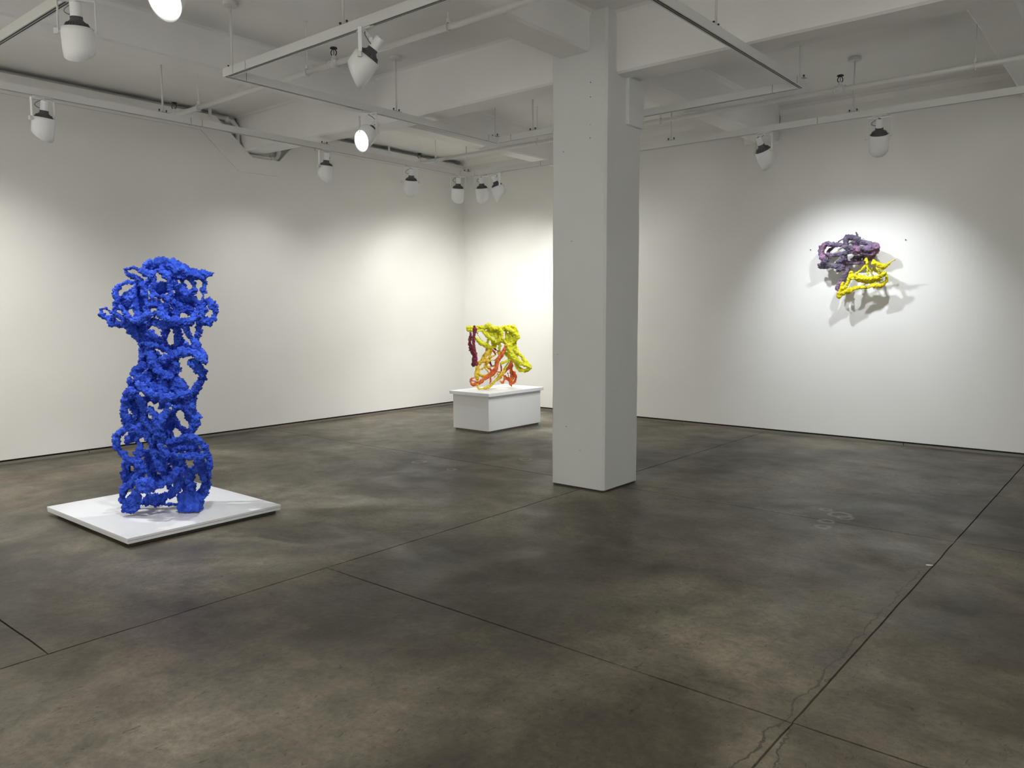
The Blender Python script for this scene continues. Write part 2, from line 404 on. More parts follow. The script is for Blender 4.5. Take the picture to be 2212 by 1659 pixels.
# ---------------------------------------------------------------- pipes in the gap over the left wall
bm = bmesh.new()
PX = XL - .06
tube(bm, [(PX, -4.8, 4.035), (PX, 2, 4.035), (PX, 5.62, 4.035), (PX, 5.69, 4.02), (PX, 5.735, 3.97), (PX, 5.745, 3.9), (PX, 5.745, 3.72), (PX, 5.755, 3.66), (PX, 5.80, 3.63), (PX, 5.9, 3.625), (PX, 6.26, 3.625), (PX, 6.32, 3.64), (PX, 6.35, 3.68), (PX, 6.36, 3.80)], .030, 14)
for y_, z_, ax in ((5.60, 4.035, 'y'), (6.25, 3.625, 'y')): tube(bm, [(PX, y_ - .03, z_), (PX, y_ + .03, z_)], .042, 14)
cp = obj('conduit', bm, PIPEW, None, True); tag(cp, 'white pipe bending round the beam in the gap above left wall', 'pipe')
bm = bmesh.new()
tube(bm, [(PX - .04, 5.30, 3.95), (PX - .04, 5.5, 3.94), (PX - .04, 5.60, 3.90), (PX - .04, 5.66, 3.80), (PX - .04, 5.68, 3.45)], .012, 10)
tag(obj('cable_conduit', bm, PIPEW, None, True), 'thin white cable tube curving down beside the bent pipe', 'pipe')

# ---------------------------------------------------------------- lighting tracks
ZB, ZH = 3.50, 3.566; TW = .05
def track_parts(t, p, q, ext0=0.0, ext1=0.0, seams=()):
    """a channel open below: housing, black inside with two conductor rails"""
    p = Vector((*p, 0)); q = Vector((*q, 0)); d = (q - p).normalized(); L_ = (q - p).length
    m = Matrix.Translation(p) @ d.to_track_quat('X', 'Z').to_matrix().to_4x4()
    h = TW / 2
    bm = bmesh.new()
    bx(bm, -ext0, L_ + ext1, -h, -h + .009, ZB, ZH, m); bx(bm, -ext0, L_ + ext1, h - .009, h, ZB, ZH, m)
    bx(bm, -ext0, L_ + ext1, -h + .009, h - .009, ZB + .02, ZH, m)
    if ext0: bx(bm, -ext0, -ext0 + .009, -h + .009, h - .009, ZB, ZB + .02, m)
    if ext1: bx(bm, L_ + ext1 - .009, L_ + ext1, -h + .009, h - .009, ZB, ZB + .02, m)
    bmesh.ops.recalc_face_normals(bm, faces=bm.faces[:]); obj('housing', bm, TRACKW, t)
    bm = bmesh.new()
    bx(bm, 0, L_, -h + .009, h - .009, ZB + .004, ZB + .0199, m)
    bmesh.ops.recalc_face_normals(bm, faces=bm.faces[:]); obj('slot', bm, BLACK, t)
    bm = bmesh.new(); bx(bm, 0, L_, -.003, .003, ZB + .001, ZB + .004, m); obj('conductor_rail', bm, ALU, t)
    for s in seams:
        bm = bmesh.new(); bx(bm, s - .0015, s + .0015, -h - .001, h + .001, ZB + .001, ZH + .001, m)
        bmesh.ops.recalc_face_normals(bm, faces=bm.faces[:]); obj('joint', bm, DARK, t)
AX, AY = -7.795, 8.435
tA = empty('lighting_track', (AX, AY, 0)); tA.location = (0, 0, 0)
tag(tA, 'long white L-shaped lighting track running beside both walls to the corner', 'track', 'ceiling lighting tracks')
track_parts(tA, (AX, -4.6), (AX, AY), 0, TW / 2, (8.85, 8.97, 12.85))
track_parts(tA, (AX + TW / 2, AY), (4.3, AY), 0, 0, (.12, 1.3, 4.9))
tB = empty('lighting_track', (0, 0, 0))
tag(tB, 'white rectangular lighting track hung in the middle of the ceiling before the column', 'track', 'ceiling lighting tracks')
BX0, BX1, BY0, BY1 = -6.0, -2.53, 3.61, 6.985
track_parts(tB, (BX0, BY0), (BX0, BY1), TW / 2, TW / 2, (.16, 3.2))
track_parts(tB, (BX1, BY0), (BX1, BY1), TW / 2, TW / 2, (3.2,))
track_parts(tB, (BX0 + TW / 2, BY0), (BX1 - TW / 2, BY0), 0, 0, (.1, .28))
track_parts(tB, (BX0 + TW / 2, BY1), (BX1 - TW / 2, BY1), 0, 0, (.2, 3.2))
tC = empty('lighting_track', (0, 0, 0))
tag(tC, 'white lighting track crossing the top left corner of the picture', 'track', 'ceiling lighting tracks')
track_parts(tC, (-7.0, 2.135), (2.0, 2.135))

def rod(x, y, label, ztop=ZC, canopy=True, bolts=True, axis='x'):
    r = empty('hanging_rod', (x, y, ZH)); tag(r, label, 'rod', 'rods that hang the lighting tracks')
    bm = bmesh.new(); tube(bm, [(0, 0, .012), (0, 0, ztop - ZH)], .0085, 12); obj('rod', bm, TRACKW, r, True)
    bm = bmesh.new()
    a = .055
    if axis == 'x': bx(bm, -a, a, -.02, .02, 0, .006)
    else: bx(bm, -.02, .02, -a, a, 0, .006)
    obj('bracket', bm, ALU, r)
    for s in (-.036, .036):
        bm = bmesh.new()
        X, Y = (s, 0) if axis == 'x' else (0, s)
        tube(bm, [(X, Y, .003), (X, Y, .032)], .005, 8)
        tube(bm, [(X, Y, .022), (X, Y, .030)], .009, 6)
        obj('bolt', bm, DARK, r)
    if canopy:
        bm = bmesh.new(); h = ztop - ZH
        lathe(bm, [(.0001, h - .034), (.055, h - .034), (.062, h - .03), (.062, h - .001), (.0001, h - .001)], 28); obj('canopy', bm, TRACKW, r, False)
    return r
rod(-6.0, 3.66, 'white rod at the near left corner of the rectangular track', axis='y')
rod(-6.0, 5.45, 'white rod with round canopy on left side of rectangular track', axis='y')
rod(-6.0, 6.95, 'white rod at the far left corner of the rectangular track', canopy=False)
rod(-4.50, 3.61, 'white rod above the near side of the rectangular track')
rod(-5.48, 6.985, 'thin white rod on far side of rectangular track left of column')
rod(-2.53, 5.30, 'white rod on the right side of the rectangular track', axis='y')
rod(-2.53, 6.94, 'white rod at the far right corner of the rectangular track', canopy=False)
rod(AX, 3.97, 'white rod on wall track left of the bent pipe', axis='y')
rod(AX, 5.93, 'white rod on wall track above the second lamp on that wall', ztop=3.605 + .0, canopy=False, axis='y') if False else rod(AX, 5.93, 'white rod on wall track right of the bent pipe', ztop=3.603, canopy=False, axis='y')
rod(AX, 8.40, 'white rod at the far corner of the wall track')
rod(-4.56, AY, 'white rod on far track just right of the column')
rod(-2.525, AY, 'white rod with round canopy on far track above the wall sculpture')
rod(.9, AY, 'white rod on far track near the right end')

# ---------------------------------------------------------------- sprinkler pipes
def sprinkler(x, y, z, par):
    bm = bmesh.new(); tube(bm, [(0, 0, .02), (0, 0, .055)], .013, 14); tube(bm, [(0, 0, .05), (0, 0, .066)], .017, 6); s = obj('sprinkler_head', bm, PIPEW, par); s.location = (x, y, z)
    bm = bmesh.new()
    for a in (0, math.pi):
        c, q = math.cos(a + .6), math.sin(a + .6)
        tube(bm, [(c * .012, q * .012, .064), (c * .024, q * .024, .082), (c * .024, q * .024, .098), (c * .009, q * .009, .122), (0, 0, .128)], .0042, 8)
    tube(bm, [(0, 0, .066), (0, 0, .122)], .003, 8)
    obj('frame', bm, BLACK, s, True)
    bm = bmesh.new(); lathe(bm, [(.0001, .126), (.028, .128), (.031, .124), (.031, .127), (.028, .133), (.0001, .132)], 20); obj('deflector', bm, BLACK, s)
def hanger(parent, x, y, z, r):
    bm = bmesh.new()
    tube(bm, [(x, y, z + r + .03), (x, y, ZC)], .004, 8)
    lathe(bm, [(.0001, 0), (.018, 0), (.018, .004), (.0001, .004)], 12, Matrix.Translation((x, y, ZC - .004)))
    obj('hanger_rod', bm, PIPEW, parent)
    bm = bmesh.new()
    pts = [(x, y + math.cos(a) * (r + .004), z + math.sin(a) * (r + .010)) for a in [math.pi / 2 + i * math.pi / 9 for i in range(-9, 10)]]
    tube(bm, pts, .0045, 8, True); bx(bm, x - .008, x + .008, y - .011, y + .011, z + r + .006, z + r + .036)
    obj('hanger_clip', bm, PIPEW, parent)
def pipe(name_label, y, x0, x1, hangs, tees):
    p = empty('sprinkler_pipe', (x0, y, 3.67)); p.location = (0, 0, 0)
    tag(p, name_label, 'pipe', 'white sprinkler pipes under the ceiling')
    bm = bmesh.new(); tube(bm, [(x0, y, 3.67), (x1, y, 3.67)], .0235, 20); obj('pipe_run', bm, PIPEW, p, True)
    for h in hangs: hanger(p, h, y, 3.67, .0235)
    for t in tees:
        bm = bmesh.new()
        tube(bm, [(t - .045, y, 3.67), (t - .045, y, 3.67), (t + .045, y, 3.67)][::2], .031, 20)
        tube(bm, [(t - .05, y, 3.67), (t - .036, y, 3.67)], .035, 20); tube(bm, [(t + .036, y, 3.67), (t + .05, y, 3.67)], .035, 20)
        tube(bm, [(t, y, 3.67), (t, y, 3.712)], .021, 16)
        obj('tee_fitting', bm, PIPEW, p, True)
    return p
P1Y, P2Y = 4.31, 7.89
pA = pipe('white sprinkler pipe crossing under the near side of the ceiling left of column', P1Y, -8.25, XR, [-5.88, -4.17, -7.72, -1.4, 1.2], [-8.22, -5.51, -2.6])
pB = pipe('white sprinkler pipe crossing behind the column towards the right', P2Y, -8.25, XR, [-4.40, -1.37, -7.9, -6.12, 1.2], [-8.22, -2.49])
for t_ in (-8.22, -5.51): sprinkler(t_, P1Y, 3.67, pA)
for t_ in (-8.22, -2.49): sprinkler(t_, P2Y, 3.67, pB)
# flat straps that hold the wall top
for y_, lb in ((5.325, 'flat white strap in the wall gap beside the bent pipe'), (8.26, 'flat white strap in the wall gap near the room corner')):
    s = obj('ceiling_strap', box(XL + .0235, XL + .030, y_ - .022, y_ + .022, 3.99, ZC, .002), TRACKW); tag(s, lb, 'bracket', 'straps in the wall gap')
for x_, y_, z0_, z1_, lb in ((XL + .028, 5.13, 3.86, 4.02, 'thin white cable clip below the left strap'), (XL + .028, 8.36, 3.88, 4.02, 'thin white cable clip below the far strap')):
    pass

# ---------------------------------------------------------------- track lamps
R_S = .092
def lamp(key, pos, track_axis, aim, label, on=True, cable=1):
    """yoke swivels about the vertical under the track; head tilts between the yoke arms; cowl is cut on a slant"""
    x, y = pos; W, cone, colr = LAMP[key]
    piv = Vector((x, y, ZB - .205)); dv = Vector(aim) - piv
    yaw = math.atan2(dv.y, dv.x)
    root = empty('track_lamp', (x, y, ZB)); tag(root, label, 'lamp', 'track lamps')
    aw = R_S + .018
    Rz = Matrix.Rotation(yaw, 4, 'Z')
    Rt = Matrix.Rotation(0 if track_axis == 'x' else math.pi / 2, 4, 'Z')
    bm = bmesh.new(); bx(bm, -.065, .065, -.017, .017, -.012, -.0005, Rt); bx(bm, -.085, -.065, -.008, .008, -.014, -.0005, Rt); bx(bm, .065, .085, -.008, .008, -.014, -.0005, Rt)
    tube(bm, [(0, 0, -.022), (0, 0, -.008)], .018, 14); bmesh.ops.recalc_face_normals(bm, faces=bm.faces[:]); obj('track_adapter', bm, TRACKW, root)
    bm = bmesh.new(); bx(bm, -.0125, .0125, -aw, aw, -.025, -.021, Rz)
    bx(bm, -.0125, .0125, -aw, -aw + .0035, -.215, -.021, Rz); bx(bm, -.0125, .0125, aw - .0035, aw, -.215, -.021, Rz)
    bmesh.ops.recalc_face_normals(bm, faces=bm.faces[:]); obj('yoke', bm, LAMPW, root)
    bm = bmesh.new(); bx(bm, -.014, .014, aw, aw + .022, -.222, -.188, Rz); bmesh.ops.recalc_face_normals(bm, faces=bm.faces[:]); obj('pivot_knob', bm, TRACKW, root)
    bm = bmesh.new(); tube(bm, [Rz @ Vector((0, -aw - .006, -.205)), Rz @ Vector((0, -aw + .02, -.205))], .007, 10); obj('pivot_screw', bm, TRACKW, root)
    bm = bmesh.new(); tube(bm, [Rz @ Vector((0, aw - .02, -.205)), Rz @ Vector((0, aw - .0005, -.205))], .007, 10); obj('pivot_screw', bm, TRACKW, root)
    # head frame: local -Z is the beam, +X is the pan direction
    horiz = math.hypot(dv.x, dv.y)
    tilt = math.atan2(horiz, -dv.z)          # 0 = straight down
    tilt = min(tilt, TILT.get(key, tilt))
    H = Matrix.Translation((0, 0, -.205)) @ Rz @ Matrix.Rotation(-tilt, 4, 'Y')
    n = 40
    bm = bmesh.new(); zt, zs, zl = .022, -.075, -.185
    def cut(a, r):   # slanted mouth: short towards the pan direction, long behind
        c = math.cos(a); f = (1 + c) / 2
        return zs * f + zl * (1 - f) - .0
    outer, inner = [], []
    for i in range(n):
        a = 2 * math.pi * i / n; col_o, col_i = [], []
        for t in (0, .12, .4, .7, 1):
            zz = zt + (cut(a, R_S) - zt) * t
            rr = R_S - (.004 if t == 0 else 0) - .010 * max(0, (-zz - .06) / .125) ** 2
            col_o.append(bm.verts.new(H @ Vector((rr * math.cos(a), rr * math.sin(a), zz))))
            col_i.append(bm.verts.new(H @ Vector(((rr - .004) * math.cos(a), (rr - .004) * math.sin(a), zz))))
        outer.append(col_o); inner.append(col_i)
    for i in range(n):
        j = (i + 1) % n
        for k in range(4):
            bm.faces.new((outer[i][k], outer[j][k], outer[j][k + 1], outer[i][k + 1]))
            bm.faces.new((inner[i][k + 1], inner[j][k + 1], inner[j][k], inner[i][k]))
        bm.faces.new((outer[i][4], outer[j][4], inner[j][4], inner[i][4])); bm.faces.new((inner[i][0], inner[j][0], outer[j][0], outer[i][0]))
    bmesh.ops.recalc_face_normals(bm, faces=bm.faces[:]); obj('cowl', bm, LAMPW, root, True)
    # finned bulb body
    bm = bmesh.new()
    lathe(bm, [(.0001, -.028), (.073, -.028), (.078, -.02), (.078, .012), (.072, .024), (.058, .046), (.042, .062), (.036, .068), (.036, .086), (.0001, .086)], 36, H)
    fb = obj('bulb_body', bm, FIN, root, True)
    bm = bmesh.new()
    for i in range(26):
        Q = H @ Matrix.Rotation(2 * math.pi * i / 26, 4, 'Z')
        vs2 = [bm.verts.new(Q @ Vector(v)) for v in [(.076, -.0022, .013), (.0835, -.0022, .012), (.062, -.0022, .05), (.054, -.0022, .047), (.076, .0022, .013), (.0835, .0022, .012), (.062, .0022, .05), (.054, .0022, .047)]]
        for f in ((0, 1, 2, 3), (7, 6, 5, 4), (1, 5, 6, 2), (0, 4, 5, 1), (2, 6, 7, 3), (3, 7, 4, 0)): bm.faces.new([vs2[q] for q in f])
    bmesh.ops.recalc_face_normals(bm, faces=bm.faces[:]); obj('cooling_fins', bm, FIN, fb)
    bm = bmesh.new(); lathe(bm, [(.078, .004), (R_S - .005, .004), (R_S - .005, .0), (.078, .0)], 36, H, True); obj('retaining_ring', bm, BLACK, root)
    bm = bmesh.new(); lathe(bm, [(.0001, .084), (.031, .084), (.033, .088), (.033, .165), (.029, .171), (.0001, .171)], 24, H); sk = obj('socket', bm, LAMPW, root, False)
    bm = bmesh.new(); lathe(bm, [(.0001, .1712), (.012, .1712), (.012, .1735), (.0001, .1735)], 12, H); obj('socket_screw', bm, DARK, sk)
    bm = bmesh.new(); lathe(bm, [(.0001, -.0285), (.066, -.0285), (.066, -.033), (.0001, -.036)], 32, H); obj('bulb_lens', bm, BULB, root, True)
    # cable from adapter to socket
    e = H @ Vector((.02, cable * .03, .10)); s = Vector((0, 0, -.02)); side = Rz @ Vector((0, cable * .075, 0))
    pts = []
    for i in range(15):
        t = i / 14
        pts.append(s * (1 - t) ** 3 + 3 * (s + side * .5 + Vector((0, 0, -.03))) * t * (1 - t) ** 2 + 3 * (e + side * 1.3 + Vector((0, 0, .02))) * t * t * (1 - t) + e * t ** 3)
    bm = bmesh.new(); tube(bm, pts, .0035, 8); obj('cable', bm, CABLE, root, True)
    if W:
        Hw = Matrix.Translation((x, y, ZB)) @ H
        src = Hw @ Vector((0, 0, -.045)); tip = aim
        ld = spot('lamp_beam', src, aim, W, cone, 1.0, .035, colr)
    return root
CABLE = flat('grey_cable', (.22, .22, .22), .5)
TILT = {k: math.radians(v) for k, v in {'A1': 10, 'A2': 8, 'A3': 16, 'A4': 14, 'R1': 14, 'R2': 22, 'R3': 32, 'R4': 26, 'C1': 6}.items()}
lamp('A1', (AX, 2.87), 'y', (-8.75, 2.6, 0), 'white track lamp hanging at far left against the left wall')
lamp('A2', (AX, 5.94), 'y', (-8.7, 5.8, 0), 'white track lamp on wall track below the bent pipe end', cable=-1)
lamp('A3', (AX, 7.32), 'y', (-8.7, 7.9, 0), 'white track lamp tilted toward the corner on left wall track')
lamp('A4', (AX, 8.22), 'y', (-9.3, 9.2, .4), 'white track lamp hanging upright next to the track corner')
lamp('R1', (-7.53, AY), 'x', (-8.2, 9.94, .7), 'white track lamp right of the corner, seen from behind')
lamp('R2', (-7.24, AY), 'x', (-6.2, 9.94, .5), 'white track lamp right of the corner, tilted to the right')
lamp('R3', (-3.44, AY), 'x', (-2.9, 9.94, 1.25), 'shaded white track lamp just right of column before wall sculpture')
lamp('R4', (-2.27, AY), 'x', (-2.65, 9.94, 1.25), 'shaded white track lamp above the purple and yellow wall sculpture')
lamp('B1', (BX0, 5.08), 'y', (-5.75, 2.75, .9), 'lit white track lamp with glowing mouth aimed at blue sculpture')
lamp('B2', (-4.27, BY0), 'x', (-5.75, 2.75, 1.1), 'large tilted white track lamp with grey fins near the top centre')
lamp('C1', (-5.20, 2.135), 'x', (-5.9, 2.75, .6), 'large white track lamp at the top left hanging upright')
lamp('C2', (-4.06, 2.135), 'x', (-3.3, .9, 0), 'glowing track lamp cut off by the top edge of picture')

lamp('H1', (-4.4, BY1), 'x', (-7.0, 8.1, .85), 'added white lamp on the rectangular track hidden behind the column')  # this lamp and the next are added out of sight to light the plinth sculpture
lamp('H2', (-5.25, AY), 'x', (-7.0, 8.1, .85), 'added white lamp on the far track hidden behind the column')

# ---------------------------------------------------------------- low platform and blue sculpture
pf = empty('low_platform', (-6.0, 2.925, 0)); pf.location = (0, 0, 0)
tag(pf, 'low white square platform on the floor under the blue sculpture', 'platform')
obj('panel', box(-6.69, -5.305, 2.325, 3.525, .052, .07, .0012), PLATF, pf)
obj('panel_edge', box(-6.688, -5.307, 2.327, 3.523, .030, .0505, .001), PLATF, pf)
obj('recessed_base', box(-6.62, -5.345, 2.375, 3.50, 0, .030), DARK, pf)

TEX = {}
def tex(name, scale, depth=2, typ='CLOUDS'):
    if name not in TEX:
        t = bpy.data.textures.new(name, typ); t.noise_scale = scale
        if typ == 'CLOUDS': t.noise_depth = depth
        TEX[name] = t
    return TEX[name]
LAT = Vector((0.76991205, 0.63815, 0)); DEP = Vector((-0.63815, 0.76991205, 0))
def smooth_path(P_, R_, step):
    if len(P_) < 2: P_ = P_ + [P_[0] + Vector((0, 0, .001))]; R_ = R_ * 2
    pts = [P_[0] * 2 - P_[1]] + P_ + [P_[-1] * 2 - P_[-2]]; rs = [R_[0]] + R_ + [R_[-1]]
    out, ro = [], []
    for i in range(1, len(pts) - 2):
        n = max(2, int((pts[i + 1] - pts[i]).length / step))
        for k in range(n):
            t = k / n; a, b, c, d = pts[i - 1], pts[i], pts[i + 1], pts[i + 2]
            out.append(.5 * ((2 * b) + (c - a) * t + (2 * a - 5 * b + 4 * c - d) * t * t + (3 * b - a - 3 * c + d) * t ** 3))
            ro.append(rs[i] + (rs[i + 1] - rs[i]) * t)
    out.append(P_[-1]); ro.append(R_[-1])
    return out, ro
def tangle(name, data, mat, parent, voxel, local=None, amp=(.022, .012), grain=(.035, .011), lump=.22, flatend=None, blocks=()):
    """knotted strands: tapered lumpy tubes fused into one skin and roughened"""
    bm = bmesh.new()
    for si, row in enumerate(data):
        P_, R_ = [], []
        for k in range(0, len(row), 4):
            a, b, c, r = [v / 1000 for v in row[k:k + 4]]
            P_.append(LAT * a + DEP * b + Vector((0, 0, c)) if local is None else Vector((a, b, c))); R_.append(r)
        pts, rs = smooth_path(P_, R_, .02)
        for i in range(len(pts)):
            q = pts[i] * 14 + Vector((si * 3.1, 0, 0))
            rs[i] *= 1 + lump * noise.noise(q)
            pts[i] = pts[i] + Vector((noise.noise(q + Vector((9, 0, 0))), noise.noise(q + Vector((0, 9, 0))), noise.noise(q + Vector((0, 0, 9))))) * rs[i] * .22
        # rounded ends
        t0 = (pts[0] - pts[1]).normalized(); t1 = (pts[-1] - pts[-2]).normalized()
        P2 = [pts[0] + t0 * rs[0] * .75, pts[0] + t0 * rs[0] * .45] + pts + [pts[-1] + t1 * rs[-1] * .45, pts[-1] + t1 * rs[-1] * .75]
        R2 = [rs[0] * .45, rs[0] * .8] + rs + [rs[-1] * .8, rs[-1] * .45]
        tube(bm, P2, R2, 10)
    for b_ in blocks:
        bx(bm, *[v / 1000 for v in b_], Matrix(((LAT.x, DEP.x, 0, 0), (LAT.y, DEP.y, 0, 0), (0, 0, 1, 0), (0, 0, 0, 1))))
    if flatend is not None:
        flatend += .012
        for v in bm.verts:
            if v.co.z < flatend: v.co.z = flatend + (v.co.z - flatend) * .08
    o = obj(name, bm, mat, parent, True)
    m = o.modifiers.new('fuse', 'REMESH'); m.mode = 'VOXEL'; m.voxel_size = voxel; m.use_smooth_shade = True
    d = o.modifiers.new('lumps', 'DISPLACE'); d.texture = tex(name[:3] + 'L%d' % int(grain[0] * 1e4), grain[0], 2); d.texture_coords = 'LOCAL'; d.strength = amp[0] * 2.6; d.mid_level = .53
    d = o.modifiers.new('grain', 'DISPLACE'); d.texture = tex(name[:3] + 'G%d' % int(grain[1] * 1e4), grain[1], 3); d.texture_coords = 'LOCAL'; d.strength = amp[1] * 2.9; d.mid_level = .53
    return o
